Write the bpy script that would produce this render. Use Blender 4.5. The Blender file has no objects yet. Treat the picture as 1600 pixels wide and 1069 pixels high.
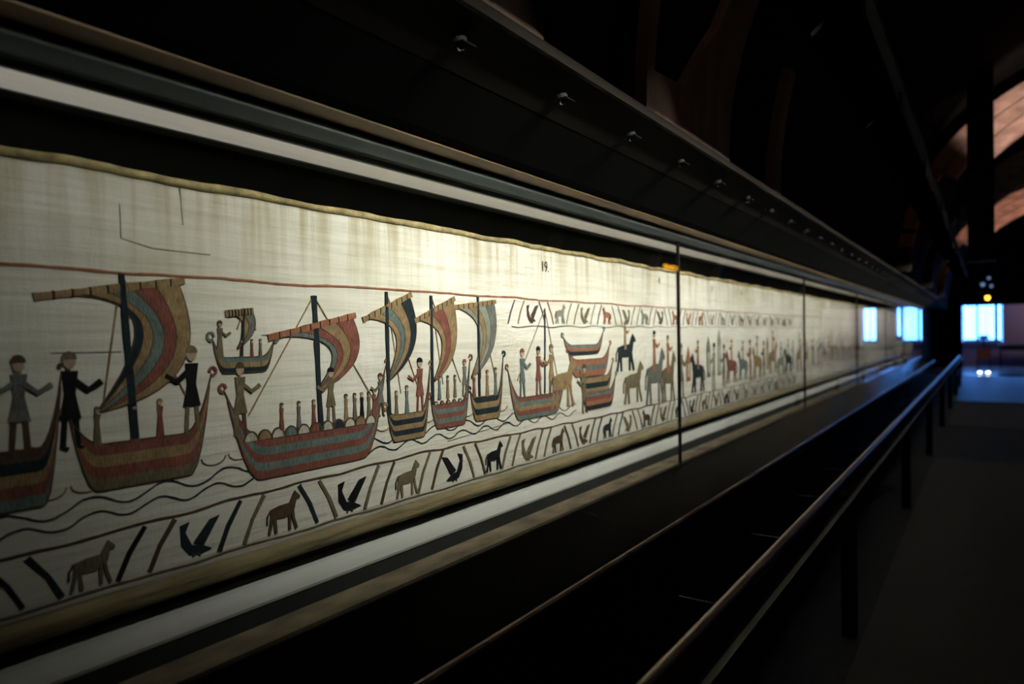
import bpy, bmesh, math, random
from mathutils import Vector, Matrix, noise
R = random.Random(7)
# ------------------------------------------------------------------ frame of reference
# x: across the gallery (negative = towards the glass case), y: along it, h: height above the eye.
S = 1.2          # metres per unit
EYE = 1.15       # eye height in units
def W(x, y, h): return Vector((S*x, S*y, S*(h+EYE)))
F = 1067.0
_d = Vector((740, 21.5, -F)).normalized()
_u = Vector((-.014, 1, .0104)); _u = (_u - _d*_u.dot(_d)).normalized()
_r = _d.cross(_u)
RW = Matrix((_r, _d, _u))            # camera coordinates -> world directions

# ------------------------------------------------------------------ camera, world, exposure, main lights
sc = bpy.context.scene
COL = sc.collection
cam = bpy.data.cameras.new('camera'); cam.sensor_width = 36; cam.lens = 36*F/1600
cam.clip_start = .05; cam.clip_end = 200
cam.dof.use_dof = True; cam.dof.focus_distance = 1.55*S; cam.dof.aperture_fstop = 1.9
co = bpy.data.objects.new('camera', cam); COL.objects.link(co)
co.matrix_world = Matrix.Translation(W(0, 0, 0)) @ RW.to_4x4()
sc.camera = co
sc.view_settings.view_transform = 'Standard'; sc.view_settings.look = 'None'
sc.view_settings.exposure = 0; sc.view_settings.gamma = 1; sc.view_settings.use_curve_mapping = False
wd = bpy.data.worlds.new('sky'); sc.world = wd; wd.use_nodes = True
bg = wd.node_tree.nodes['Background']; bg.inputs[0].default_value = (.085, .31, 1, 1); bg.inputs[1].default_value = 15.0

def area(name, loc, target, sx, sy, energy, color, spread=180):
    l = bpy.data.lights.new(name, 'AREA'); l.shape = 'RECTANGLE'; l.size = sx*S; l.size_y = sy*S
    l.energy = energy; l.color = color; l.spread = math.radians(spread)
    o = bpy.data.objects.new(name, l); COL.objects.link(o)
    a = W(*loc); z = (a - W(*target)).normalized()
    x = Vector((0, 1, 0)); yv = z.cross(x).normalized(); x = yv.cross(z).normalized()
    o.matrix_world = Matrix.Translation(a) @ Matrix((x, yv, z)).transposed().to_4x4()
    return o
def spot(name, loc, target, energy, color, size=40, blend=.5, rad=.04):
    l = bpy.data.lights.new(name, 'SPOT'); l.energy = energy; l.color = color
    l.spot_size = math.radians(size); l.spot_blend = blend; l.shadow_soft_size = rad
    o = bpy.data.objects.new(name, l); COL.objects.link(o)
    o.location = W(*loc); o.rotation_euler = (W(*target)-W(*loc)).to_track_quat('-Z', 'Y').to_euler()
    return o
# added unseen lamps lighting the cloth, hung below the track built further down
CASE_Y0, CASE_Y1 = -.6, 15.1
BANK = [(a_, b_, (b_-a_)*e_) for a_, b_, e_ in ((.36, .90, 2.1), (.94, 1.64, 10.2), (1.68, 2.5, 11.4), (2.54, 3.64, 10.2), (3.68, 5.1, 9.4), (5.14, 6.9, 10.5), (6.95, 7.93, 11), (8.22, 9.7, 11), (9.74, 11.33, 11), (11.62, 13.1, 11), (13.14, 14.73, 10))]
for ya, yb, en in BANK:
    area('added_cloth_lamp', (-.27, (ya+yb)/2, .76), (-1.13, (ya+yb)/2, .20 if yb < 1 else .12 if yb < 2 else .06), yb-ya, .016, en*.74, (1, .97, .88), 58)
# gallery downlights over the carpet and accent lamps on the vault
for (x, y, e) in ((.9, 6.4, 6.), (1.0, 12.0, 13.)):
    spot('downlight', (x, y, 1.3), (x, y, -1.15), e, (1, .74, .5), 50, 1)
spot('accent_spot', (1.3, 6.4, .9), (.62, 8, 2.12), 400, (1, .72, .62), 46, .5)
spot('accent_spot', (1.3, 7.0, .7), (-.4, 8, 1.6), 4.5, (1, .5, .2), 60, .5)
spot('accent_spot', (1.3, 13.2, .9), (.3, 14.8, 2.15), 230, (1, .55, .42), 50, .5)
spot('accent_spot', (1.3, 13.2, .7), (-.3, 14.8, 1.8), 6, (1, .5, .2), 50, .5)
spot('accent_spot', (.1, 1.0, 1.65), (-.7, 2, .95), 4.5, (1, .72, .55), 60, .9)  # added spot brightening the near rib in place of the case's glow
# daylight enters through the end window: a portal guides the sampling of the sky
pl = bpy.data.lights.new('window_portal', 'AREA'); pl.shape = 'RECTANGLE'; pl.size = 1.1*S; pl.size_y = 1.6*S
pl.cycles.is_portal = True
po = bpy.data.objects.new('window_portal', pl); COL.objects.link(po)
po.location = W(-.08, 25.95, .4); po.rotation_euler = (math.radians(-90), 0, 0)
# dim lamp of the far room
area('room_lamp', (1.9, 24.5, 1.3), (.9, 25.7, -.2), .5, .3, 8, (1, .66, .62), 150)
spot('accent_spot', (.9, 20.2, .9), (-.04, 21.6, -.65), 14, (1, .6, .5), 35, .5)  # added spot that brings out the red of the unlit chair

# ------------------------------------------------------------------ materials
MATS = {}
def mat(name, col, rough=.6, metal=0, var=.15, scale=(8, 8, 8), bump=0, bscale=None, emis=None, estr=0, spec=.5, coat=0):
    if name in MATS: return MATS[name]
    m = bpy.data.materials.new(name); m.use_nodes = True; nt = m.node_tree; b = nt.nodes['Principled BSDF']
    b.inputs['Roughness'].default_value = rough; b.inputs['Metallic'].default_value = metal
    b.inputs['Specular IOR Level'].default_value = spec; b.inputs['Coat Weight'].default_value = coat
    tc = nt.nodes.new('ShaderNodeTexCoord')
    mp = nt.nodes.new('ShaderNodeMapping'); mp.inputs['Scale'].default_value = scale
    nt.links.new(tc.outputs['Object'], mp.inputs[0])
    nz = nt.nodes.new('ShaderNodeTexNoise'); nz.inputs['Scale'].default_value = 1; nz.inputs['Detail'].default_value = 4
    nt.links.new(mp.outputs[0], nz.inputs['Vector'])
    rp = nt.nodes.new('ShaderNodeValToRGB'); c = col
    rp.color_ramp.elements[0].position = .3; rp.color_ramp.elements[1].position = .7
    rp.color_ramp.elements[0].color = (c[0]*(1-var), c[1]*(1-var), c[2]*(1-var), 1)
    rp.color_ramp.elements[1].color = (min(1, c[0]*(1+var)), min(1, c[1]*(1+var)), min(1, c[2]*(1+var)), 1)
    nt.links.new(nz.outputs['Fac'], rp.inputs[0]); nt.links.new(rp.outputs[0], b.inputs['Base Color'])
    if bump:
        m2 = nt.nodes.new('ShaderNodeMapping'); m2.inputs['Scale'].default_value = bscale or scale
        nt.links.new(tc.outputs['Object'], m2.inputs[0])
        n2 = nt.nodes.new('ShaderNodeTexNoise'); n2.inputs['Scale'].default_value = 1; n2.inputs['Detail'].default_value = 6
        nt.links.new(m2.outputs[0], n2.inputs['Vector'])
        bp = nt.nodes.new('ShaderNodeBump'); bp.inputs['Strength'].default_value = bump; bp.inputs['Distance'].default_value = .01
        nt.links.new(n2.outputs['Fac'], bp.inputs['Height']); nt.links.new(bp.outputs[0], b.inputs['Normal'])
    if emis:
        b.inputs['Emission Color'].default_value = (*emis, 1); b.inputs['Emission Strength'].default_value = estr
    MATS[name] = m; return m
BLACK = mat('black_paint', (.008, .009, .008), .75, spec=.2)
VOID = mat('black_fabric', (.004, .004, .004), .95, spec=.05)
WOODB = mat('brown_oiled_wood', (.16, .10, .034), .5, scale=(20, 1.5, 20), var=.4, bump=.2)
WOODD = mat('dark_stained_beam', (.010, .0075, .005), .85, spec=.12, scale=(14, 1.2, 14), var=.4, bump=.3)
WOODP = mat('laminated_arch_wood', (.42, .29, .235), .55, scale=(5, 14, 9), var=.4, bump=.4, bscale=(3, 30, 12))
WOODF = mat('rib_foot_wood', (.13, .085, .06), .6, scale=(9, 9, 1.5), var=.35, bump=.3, bscale=(60, 60, 2))
STEEL = mat('brushed_blue_grey_metal', (.42, .52, .54), .4, metal=0, scale=(40, 1, 40), var=.2)
LIP = mat('grey_metal_lip', (.09, .10, .10), .5, metal=.2)
LEDGEW = mat('pale_grey_painted_sill', (.50, .52, .49), .6, var=.08, scale=(12, 2, 12))
FACED = mat('dark_green_grey_face', (.035, .043, .04), .6, var=.15)
TAN = mat('tan_worn_strip', (.27, .22, .15), .7, var=.45, scale=(18, 9, 18), bump=.3)
BACK = mat('case_back_felt', (.03, .037, .036), .9)
def lacquer():
    m = bpy.data.materials.new('black_lacquer_ledge'); m.use_nodes = True; nt = m.node_tree; nt.nodes.clear(); N, L = nt.nodes.new, nt.links.new
    out = N('ShaderNodeOutputMaterial'); lw = N('ShaderNodeLayerWeight'); lw.inputs[0].default_value = .5
    pw = N('ShaderNodeMath'); pw.operation = 'POWER'; L(lw.outputs['Facing'], pw.inputs[0]); pw.inputs[1].default_value = 9
    d = N('ShaderNodeBsdfDiffuse'); d.inputs[0].default_value = (.004, .0035, .003, 1); g = N('ShaderNodeBsdfGlossy'); g.inputs['Roughness'].default_value = .22
    nz = N('ShaderNodeTexNoise'); nz.inputs['Scale'].default_value = 9; bp = N('ShaderNodeBump'); bp.inputs['Strength'].default_value = .08; L(nz.outputs[0], bp.inputs['Height']); L(bp.outputs[0], g.inputs['Normal'])
    mx = N('ShaderNodeMixShader'); L(pw.outputs[0], mx.inputs[0]); L(d.outputs[0], mx.inputs[1]); L(g.outputs[0], mx.inputs[2]); L(mx.outputs[0], out.inputs[0]); return m
GLOSS = lacquer()
FLAP = mat('black_light_block', (.0008, .0008, .0008), 1, spec=0)  # near-black so the added light-blocking flaps do not show
EDGEW = mat('worn_ledge_nosing', (.16, .10, .06), .3, bump=.5, bscale=(60, 14, 60), var=.5, scale=(30, 8, 30))
RAIL = mat('bronze_handrail', (.22, .17, .11), .30, metal=.7, bump=.05)
RAILD = mat('dark_rail_flat', (.05, .045, .035), .35, metal=.5)
DIFF = mat('lit_diffuser_strip', (.7, .68, .6), .7, emis=(1, .93, .80), estr=.22, scale=(60, 3, 60), var=.06)
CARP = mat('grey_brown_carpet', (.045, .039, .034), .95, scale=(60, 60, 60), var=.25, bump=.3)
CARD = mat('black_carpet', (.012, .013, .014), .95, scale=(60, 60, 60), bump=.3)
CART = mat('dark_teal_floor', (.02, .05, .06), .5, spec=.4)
FLO2 = mat('polished_pale_floor', (.32, .34, .38), .18, spec=.6)
MAUVE = mat('mauve_grey_wall', (.42, .36, .42), .8, var=.04)
SHEER = None

def linen(name, base, dark, streak=True):
    m = bpy.data.materials.new(name); m.use_nodes = True; nt = m.node_tree; b = nt.nodes['Principled BSDF']
    N, L = nt.nodes.new, nt.links.new
    b.inputs['Roughness'].default_value = .9; b.inputs['Specular IOR Level'].default_value = .15
    tc = N('ShaderNodeTexCoord')
    def nz(sx, sy, sz, det, off=0):
        mp = N('ShaderNodeMapping'); mp.inputs['Scale'].default_value = (sx, sy, sz); mp.inputs['Location'].default_value = (off, off, off)
        L(tc.outputs['Object'], mp.inputs[0]); n = N('ShaderNodeTexNoise'); n.inputs['Scale'].default_value = 1
        n.inputs['Detail'].default_value = det; L(mp.outputs[0], n.inputs['Vector']); return n.outputs['Fac']
    def ramp(s, p0, p1, c0, c1):
        r = N('ShaderNodeValToRGB'); r.color_ramp.elements[0].position = p0; r.color_ramp.elements[1].position = p1
        r.color_ramp.elements[0].color = (*c0, 1); r.color_ramp.elements[1].color = (*c1, 1); L(s, r.inputs[0]); return r.outputs[0]
    def mul(a, bb, f=1):
        x = N('ShaderNodeMix'); x.data_type = 'RGBA'; x.blend_type = 'MULTIPLY'; x.inputs[0].default_value = f
        L(a, x.inputs[6]); L(bb, x.inputs[7]); return x.outputs[2]
    c = ramp(nz(1, 3, 3, 5), .3, .68, dark, base)
    # old vertical stains run down the plain linen above the embroidery
    st = ramp(nz(1, 30, 1.6, 5, 3), .36, .56, (.66, .60, .46), (1, 1, 1))
    sep = N('ShaderNodeSeparateXYZ'); L(tc.outputs['Object'], sep.inputs[0])
    mr = N('ShaderNodeMapRange'); mr.inputs[1].default_value = S*.06; mr.inputs[2].default_value = S*.28; L(sep.outputs['Z'], mr.inputs[0])
    x = N('ShaderNodeMix'); x.data_type = 'RGBA'; x.blend_type = 'MULTIPLY'; L(mr.outputs[0], x.inputs[0]); L(c, x.inputs[6]); L(st, x.inputs[7]); c = x.outputs[2]
    c = mul(c, ramp(nz(1, 2.2, 40, 4, 9), .32, .55, (.80, .78, .72), (1, 1, 1)), .6)
    L(c, b.inputs['Base Color'])
    a1 = nz(4, 5, 60, 6, 1); a2 = nz(10, 260, 260, 2); a3 = nz(3, 22, 5, 4, 5)
    s = N('ShaderNodeMath'); s.operation = 'MULTIPLY_ADD'; L(a1, s.inputs[0]); s.inputs[1].default_value = 1.0; L(a3, s.inputs[2])
    s2 = N('ShaderNodeMath'); s2.operation = 'MULTIPLY_ADD'; L(a2, s2.inputs[0]); s2.inputs[1].default_value = .18; L(s.outputs[0], s2.inputs[2])
    bp = N('ShaderNodeBump'); bp.inputs['Strength'].default_value = .55; bp.inputs['Distance'].default_value = .006
    L(s2.outputs[0], bp.inputs['Height']); L(bp.outputs[0], b.inputs['Normal'])
    return m
LINEN = linen('old_linen', (.60, .60, .535), (.50, .49, .41))
HEM = mat('ochre_linen_edge', (.34, .28, .13), .9, var=.45, scale=(10, 22, 30), bump=.8, bscale=(10, 40, 40))

ROLL = mat('olive_brown_padded_linen', (.17, .14, .07), .95, var=.3, scale=(10, 6, 30), bump=.8, bscale=(10, 9, 60))
def wool(name, c, lay='h'):
    m = bpy.data.materials.new(name); m.use_nodes = True; nt = m.node_tree; b = nt.nodes['Principled BSDF']
    N, L = nt.nodes.new, nt.links.new
    g_ = sum(c)/3; c = tuple((q*.85+g_*.15)*.72 for q in c)
    b.inputs['Roughness'].default_value = .95; b.inputs['Specular IOR Level'].default_value = .1
    tc = N('ShaderNodeTexCoord'); mp = N('ShaderNodeMapping')
    mp.inputs['Scale'].default_value = (5, 420, 60); L(tc.outputs['Object'], mp.inputs[0])
    n = N('ShaderNodeTexNoise'); n.inputs['Scale'].default_value = 1; n.inputs['Detail'].default_value = 2; L(mp.outputs[0], n.inputs['Vector'])
    r = N('ShaderNodeValToRGB'); r.color_ramp.elements[0].position = .3; r.color_ramp.elements[1].position = .7
    r.color_ramp.elements[0].color = (*[q*.62 for q in c], 1); r.color_ramp.elements[1].color = (*[min(1, q*1.35) for q in c], 1)
    L(n.outputs['Fac'], r.inputs[0])
    n2 = N('ShaderNodeTexNoise'); n2.inputs['Scale'].default_value = 26; n2.inputs['Detail'].default_value = 3; L(tc.outputs['Object'], n2.inputs['Vector'])
    x = N('ShaderNodeMix'); x.data_type = 'RGBA'; x.blend_type = 'OVERLAY'; x.inputs[0].default_value = .5; L(r.outputs[0], x.inputs[6]); L(n2.outputs['Fac'], x.inputs[7])
    L(x.outputs[2], b.inputs['Base Color'])
    bp = N('ShaderNodeBump'); bp.inputs['Strength'].default_value = .5; bp.inputs['Distance'].default_value = .002
    L(n.outputs['Fac'], bp.inputs['Height']); L(bp.outputs[0], b.inputs['Normal'])
    return m
WOOL = {k: wool('wool_'+k, c) for k, c in dict(
    terracotta=(.23, .075, .050), bluegreen=(.13, .185, .165), night=(.018, .032, .036), ochre=(.30, .20, .085),
    olive=(.17, .14, .075), black=(.012, .013, .016), sage=(.24, .26, .20), rust=(.34, .13, .06),
    brown=(.10, .06, .035), skin=(.42, .32, .22), grey=(.15, .16, .14), cream=(.5, .48, .38)).items()}
WK = list(WOOL); WM = [WOOL[k] for k in WK]

def glass_mat():
    m = bpy.data.materials.new('case_glass'); m.use_nodes = True; nt = m.node_tree; nt.nodes.clear()
    N, L = nt.nodes.new, nt.links.new
    out = N('ShaderNodeOutputMaterial'); g = N('ShaderNodeNewGeometry'); dp = N('ShaderNodeVectorMath'); dp.operation = 'DOT_PRODUCT'
    L(g.outputs['Normal'], dp.inputs[0]); L(g.outputs['Incoming'], dp.inputs[1])
    ab = N('ShaderNodeMath'); ab.operation = 'ABSOLUTE'; L(dp.outputs['Value'], ab.inputs[0])
    om = N('ShaderNodeMath'); om.operation = 'SUBTRACT'; om.inputs[0].default_value = 1; L(ab.outputs[0], om.inputs[1])
    pw = N('ShaderNodeMath'); pw.operation = 'POWER'; L(om.outputs[0], pw.inputs[0]); pw.inputs[1].default_value = 5
    ma = N('ShaderNodeMath'); ma.operation = 'MULTIPLY_ADD'; L(pw.outputs[0], ma.inputs[0]); ma.inputs[1].default_value = .975; ma.inputs[2].default_value = .02
    t = N('ShaderNodeBsdfTransparent'); t.inputs[0].default_value = (.985, .99, .985, 1)
    gl = N('ShaderNodeBsdfGlossy'); gl.inputs['Roughness'].default_value = 0
    mx = N('ShaderNodeMixShader'); L(ma.outputs[0], mx.inputs[0]); L(t.outputs[0], mx.inputs[1]); L(gl.outputs[0], mx.inputs[2])
    L(mx.outputs[0], out.inputs[0]); return m
GLASS = glass_mat()
def sheer_mat():
    m = bpy.data.materials.new('sheer_curtain'); m.use_nodes = True; nt = m.node_tree; nt.nodes.clear()
    N, L = nt.nodes.new, nt.links.new
    out = N('ShaderNodeOutputMaterial'); t = N('ShaderNodeBsdfTransparent'); t.inputs[0].default_value = (1, 1, 1, 1)
    tl = N('ShaderNodeBsdfTranslucent'); tl.inputs[0].default_value = (.9, .95, 1, 1)
    mx = N('ShaderNodeMixShader'); mx.inputs[0].default_value = .45; L(t.outputs[0], mx.inputs[1]); L(tl.outputs[0], mx.inputs[2]); L(mx.outputs[0], out.inputs[0]); return m
SHEER = sheer_mat()

# ------------------------------------------------------------------ mesh builder
class MB:
    def __init__(s): s.v = []; s.f = []; s.m = []; s.smooth = False
    def add(s, pts, faces, mi=0):
        n = len(s.v); s.v += [W(*p) for p in pts]
        for f in faces: s.f.append([n+i for i in f]); s.m.append(mi)
    def box(s, x0, x1, y0, y1, h0, h1, mi=0):
        s.add([(x, y, h) for x in (x0, x1) for y in (y0, y1) for h in (h0, h1)],
              [(0, 1, 3, 2), (4, 6, 7, 5), (0, 4, 5, 1), (2, 3, 7, 6), (0, 2, 6, 4), (1, 5, 7, 3)], mi); return s
    def extr_y(s, prof, y0, y1, mi=0):                 # closed profile [(x,h)] swept along y
        n = len(prof)
        s.add([(x, y0, h) for x, h in prof]+[(x, y1, h) for x, h in prof],
              [(i, (i+1) % n, n+(i+1) % n, n+i) for i in range(n)]+[tuple(range(n))[::-1], tuple(range(n, 2*n))], mi); return s
    def tube(s, pts, r, seg=8, mi=0):
        P = [Vector(p) for p in pts]; base = len(P); rings = []
        for i, p in enumerate(P):
            t = (P[min(i+1, base-1)]-P[max(i-1, 0)]).normalized()
            a = t.cross(Vector((0, 0, 1)) if abs(t.z) < .9 else Vector((1, 0, 0))).normalized(); b = t.cross(a)
            rr = r[i] if isinstance(r, (list, tuple)) else r
            rings += [tuple(p+a*rr*math.cos(k*2*math.pi/seg)+b*rr*math.sin(k*2*math.pi/seg)) for k in range(seg)]
        fs = [(i*seg+k, i*seg+(k+1) % seg, (i+1)*seg+(k+1) % seg, (i+1)*seg+k) for i in range(base-1) for k in range(seg)]
        fs += [tuple(range(seg))[::-1], tuple(range((base-1)*seg, base*seg))]
        s.add(rings, fs, mi); return s
    def build(s, name, mats, parent=None, origin=None, smooth=False, bevel=0):
        me = bpy.data.meshes.new(name)
        o = bpy.data.objects.new(name, me); COL.objects.link(o)
        if parent is not None:
            o.parent = parent; org = Vector(parent['_o'])
        else:
            org = W(*origin) if origin else Vector((0, 0, 0)); o.location = org
        o['_o'] = tuple(org)
        me.from_pydata([v-org for v in s.v], [], s.f)
        for m in (mats if isinstance(mats, (list, tuple)) else [mats]): me.materials.append(m)
        for p, mi in zip(me.polygons, s.m): p.material_index = mi; p.use_smooth = smooth
        bm = bmesh.new(); bm.from_mesh(me); bmesh.ops.recalc_face_normals(bm, faces=bm.faces)
        if bevel: bmesh.ops.bevel(bm, geom=bm.edges[:], offset=bevel*S, segments=2, affect='EDGES', profile=.6)
        bm.to_mesh(me); bm.free(); return o
def tag(o, label=None, cat=None, group=None, kind=None):
    for k, v in (('label', label), ('category', cat), ('group', group), ('kind', kind)):
        if v: o[k] = v
    return o
def thing(name, origin, label, cat, group=None):
    o = bpy.data.objects.new(name, None); COL.objects.link(o); o.location = W(*origin); o['_o'] = tuple(o.location)
    o.empty_display_size = .1
    return tag(o, label, cat, group)
def dup(root, delta, label=None):
    d = Vector(delta)*S; r = root.copy(); COL.objects.link(r); r.location = root.location+d
    if label: r['label'] = label
    for ch in [c for c in bpy.data.objects if c.parent == root]:
        c = ch.copy(); COL.objects.link(c); c.parent = r
        for g in [q for q in bpy.data.objects if q.parent == ch]:
            q = g.copy(); COL.objects.link(q); q.parent = c
    return r
def st(name, mb, m, **k): return tag(mb.build(name, m, **k), kind='structure')

# ------------------------------------------------------------------ the shell
ARX, ARH, ARR = 1.15, .60, 1.90
st('floor', MB().box(-1.4, 3.4, -1.6, 19.99, -1.25, -1.16), CARD)
st('floor_far_room', MB().box(-1.4, 3.6, 20.0, 25.7, -1.25, -1.15), FLO2)
st('wall_left', MB().box(-1.42, -1.30, -1.6, 24, -1.2, .62), VOID)
st('wall_right', MB().box(3.12, 3.25, -1.6, 24, -1.2, .62), VOID)
st('wall_back', MB().box(-1.4, 3.3, -1.75, -1.6, -1.2, 2.8), VOID)
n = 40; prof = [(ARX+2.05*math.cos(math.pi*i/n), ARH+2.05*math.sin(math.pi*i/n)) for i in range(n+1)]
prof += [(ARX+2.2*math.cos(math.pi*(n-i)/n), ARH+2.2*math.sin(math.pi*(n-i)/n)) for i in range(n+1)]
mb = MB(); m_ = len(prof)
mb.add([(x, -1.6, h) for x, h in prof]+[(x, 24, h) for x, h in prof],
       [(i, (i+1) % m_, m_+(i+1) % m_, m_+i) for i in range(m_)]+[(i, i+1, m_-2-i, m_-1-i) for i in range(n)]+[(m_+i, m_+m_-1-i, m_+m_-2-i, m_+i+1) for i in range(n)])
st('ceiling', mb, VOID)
mb = MB(); mb.box(-1.42, -.9, -1.6, 24, .58, .72); st('trim_1', mb, VOID)
mb = MB(); mb.box(-1.42, -.56, 24, 24.15, -1.2, 2.8).box(2.4, 3.6, 24, 24.15, -1.2, 2.8).box(-.56, 2.4, 24, 24.15, .665, 2.8); st('wall_end', mb, VOID)
# far room
st('wall_left_far_room', MB().box(-1.5, -1.4, 24.15, 25.7, -1.2, 1.6), MAUVE)
st('wall_right_far_room', MB().box(3.6, 3.7, 24.15, 25.7, -1.2, 1.6), MAUVE)
st('ceiling_far_room', MB().box(-1.5, 3.7, 24.15, 25.9, 1.55, 1.65), MAUVE)
mb = MB(); Y0, Y1 = 25.7, 25.9
mb.box(-1.5, -.60, Y0, Y1, -1.2, 1.6).box(-.60, .42, Y0, Y1, -1.2, -.42).box(-.60, .42, Y0, Y1, 1.2, 1.6)
mb.box(.42, 1.0, Y0, Y1, -1.2, 1.6).box(1.0, 1.42, Y0, Y1, -1.2, -.42).box(1.0, 1.42, Y0, Y1, 1.2, 1.6).box(1.42, 3.7, Y0, Y1, -1.2, 1.6)
st('wall_far_room', mb, MAUVE)
FR = mat('blue_grey_window_frame', (.12, .16, .22), .5)
def window(n, x0, x1, mull, lab):
    mb = MB(); h0, h1 = -.42, 1.2
    mb.box(x0, x0+.03, Y0+.05, Y0+.11, h0, h1).box(x1-.03, x1, Y0+.05, Y0+.11, h0, h1).box(x0+.03, x1-.03, Y0+.05, Y0+.11, h0, h0+.07).box(x0+.03, x1-.03, Y0+.05, Y0+.11, h1-.04, h1)
    w = st('window_%d' % n, mb, FR, origin=(x0, Y0, h0)); w['label'] = lab
    xs = [x0+.03]+[q for q, _ in mull]+[x1-.03]; hw = [0]+[q for _, q in mull]+[0]
    for q, wq in mull: MB().box(q-wq, q+wq, Y0+.055, Y0+.105, h0+.07, h1-.04).build('mullion', FR, w)
    for i in range(len(xs)-1): MB().box(xs[i]+hw[i], xs[i+1]-hw[i+1], Y0+.077, Y0+.083, h0+.07, h1-.04).build('window_pane', GLASS, w)
    MB().box(x0-.02, x1+.02, Y0-.12, Y0+.04, h0-.05, h0-.001).build('window_sill', mat('pale_sill', (.5, .5, .56), .35), w)
window(1, -.59, .41, [(-.213, .034), (.012, .007), (.268, .050)], 'tall bright blue-white window behind the red chair')
window(2, 1.0, 1.40, [(1.2, .01)], 'narrow window right of the doorway view, seen reflected in the case glass')

# ------------------------------------------------------------------ soffit beam over the case
so = thing('soffit_beam', (-.9, 7, .42), 'dark timber beam with lit brown strip running above the glass case', 'beam')
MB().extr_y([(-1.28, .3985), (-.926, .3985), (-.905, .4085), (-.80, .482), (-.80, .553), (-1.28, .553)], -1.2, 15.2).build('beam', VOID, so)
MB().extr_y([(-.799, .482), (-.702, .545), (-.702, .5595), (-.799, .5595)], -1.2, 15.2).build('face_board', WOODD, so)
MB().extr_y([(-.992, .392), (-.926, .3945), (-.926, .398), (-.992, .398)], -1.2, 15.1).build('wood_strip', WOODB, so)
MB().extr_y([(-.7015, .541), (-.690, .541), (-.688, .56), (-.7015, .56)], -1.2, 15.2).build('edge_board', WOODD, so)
# studs with small glass lenses
k = None
i = -1
ORD = 'nearest second third fourth fifth sixth seventh eighth ninth tenth eleventh twelfth'.split()
for y in [.931+.348*q for q in range(0, 28)]:
    i += 1
    lab = '%s small unlit spotlight on the dark beam, counted from the upper left' % ORD[i] if i < 12 else 'small unlit spotlight at the far end of the dark beam'
    if k is None:
        nx, nh = .5447, -.8387; px_, ph_ = -.752, .5125          # outward normal of the slanted board
        q_ = lambda a_: (px_+nx*a_, y, ph_+nh*a_)
        k = thing('beam_spotlight', q_(0), lab, 'spotlight', 'small spotlights along the beam')
        m1 = MB(); m1.tube([q_(.0005), q_(.012)], [.017, .014], 14); m1.build('housing', BLACK, k)
        m1 = MB(); m1.tube([q_(.0121), q_(.016), q_(.019)], [.010, .008, .003], 12); m1.build('lens', mat('lens_glass', (.2, .21, .19), .2, metal=.9), k, smooth=True)
        m1 = MB(); m1.box(-.744, -.725, y-.018, y+.018, .5005, .5035); m1.build('hood', VOID, k)
        y00 = y
    else: dup(k, (0, y-y00, 0), lab)

# ------------------------------------------------------------------ the glass case
case = thing('display_case', (-1.05, 7, -1.16), 'long glazed display case on a black base holding the embroidered linen', 'display case')
a, b = CASE_Y0, CASE_Y1
MB().box(-1.29, -1.165, a, b, -.50, .398).build('backing_panel', BACK, case)
MB().box(-1.29, -1.0, a, b, -1.16, -.525).build('base_panel', BLACK, case)
MB().extr_y([(-1.165, -.459), (-1.125, -.462), (-1.077, -.478), (-1.077, -.4835), (-1.165, -.4835)], a, b).build('white_sill', LEDGEW, case)
MB().extr_y([(-1.165, -.484), (-1.079, -.484), (-1.079, -.5175), (-1.165, -.5175)], a, b).build('riser', FACED, case)
MB().extr_y([(-1.165, -.518), (-1.005, -.518), (-1.005, -.5249), (-1.165, -.5249)], a, b).build('tan_sill', TAN, case)
MB().extr_y([(-1.165, .3625), (-1.010, .3625), (-1.010, .398), (-1.165, .398)], a, b).build('canopy', BACK, case)
MB().extr_y([(-1.110, .350), (-1.038, .354), (-1.038, .361), (-1.110, .361)], a, b).build('light_strip', DIFF, case)
MB().extr_y([(-1.036, .353), (-1.026, .353), (-1.026, .362), (-1.036, .362)], a, b).build('strip_lip', LIP, case)
MB().extr_y([(-1.132, .344), (-1.112, .348), (-1.112, .362), (-1.132, .362)], a, b).build('strip_lip', LIP, case)
MB().extr_y([(-1.008, .3765), (-1.003, .361), (-.984, .3785), (-.978, .380), (-.977, .384), (-1.008, .388)], a, b).build('top_rail', STEEL, case)
MB().extr_y([(-1.29, -.50), (-1.0, -.50), (-1.0, .388), (-1.29, .388)], b, b+.06).build('end_panel', BLACK, case)
seams = [.318+2.285*q for q in range(0, 7)]
edges = [a]+seams+[b]
for q in range(len(edges)-1):
    y0 = edges[q]+(.004 if q else 0); y1 = edges[q+1]-(.004 if q < len(edges)-2 else 0)
    MB().box(-1.004, -.996, y0, y1, -.5215, .3605).build('glass_pane', GLASS, case)
for y in seams: MB().box(-1.006, -.9945, y-.0038, y+.0038, -.521, .3605).build('seam_gasket', BLACK, case)
# black lacquered ledge sloping out below the glass
MB().extr_y([(-.994, -.5255), (-.80, -.588), (-.80, -.64), (-.994, -.64)], a, b+.1).build('viewing_ledge', GLOSS, case)
MB().extr_y([(-.7995, -.5885), (-.794, -.590), (-.790, -.595), (-.790, -.606), (-.7995, -.606)], a, b+.1).build('ledge_nosing', EDGEW, case)

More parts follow.
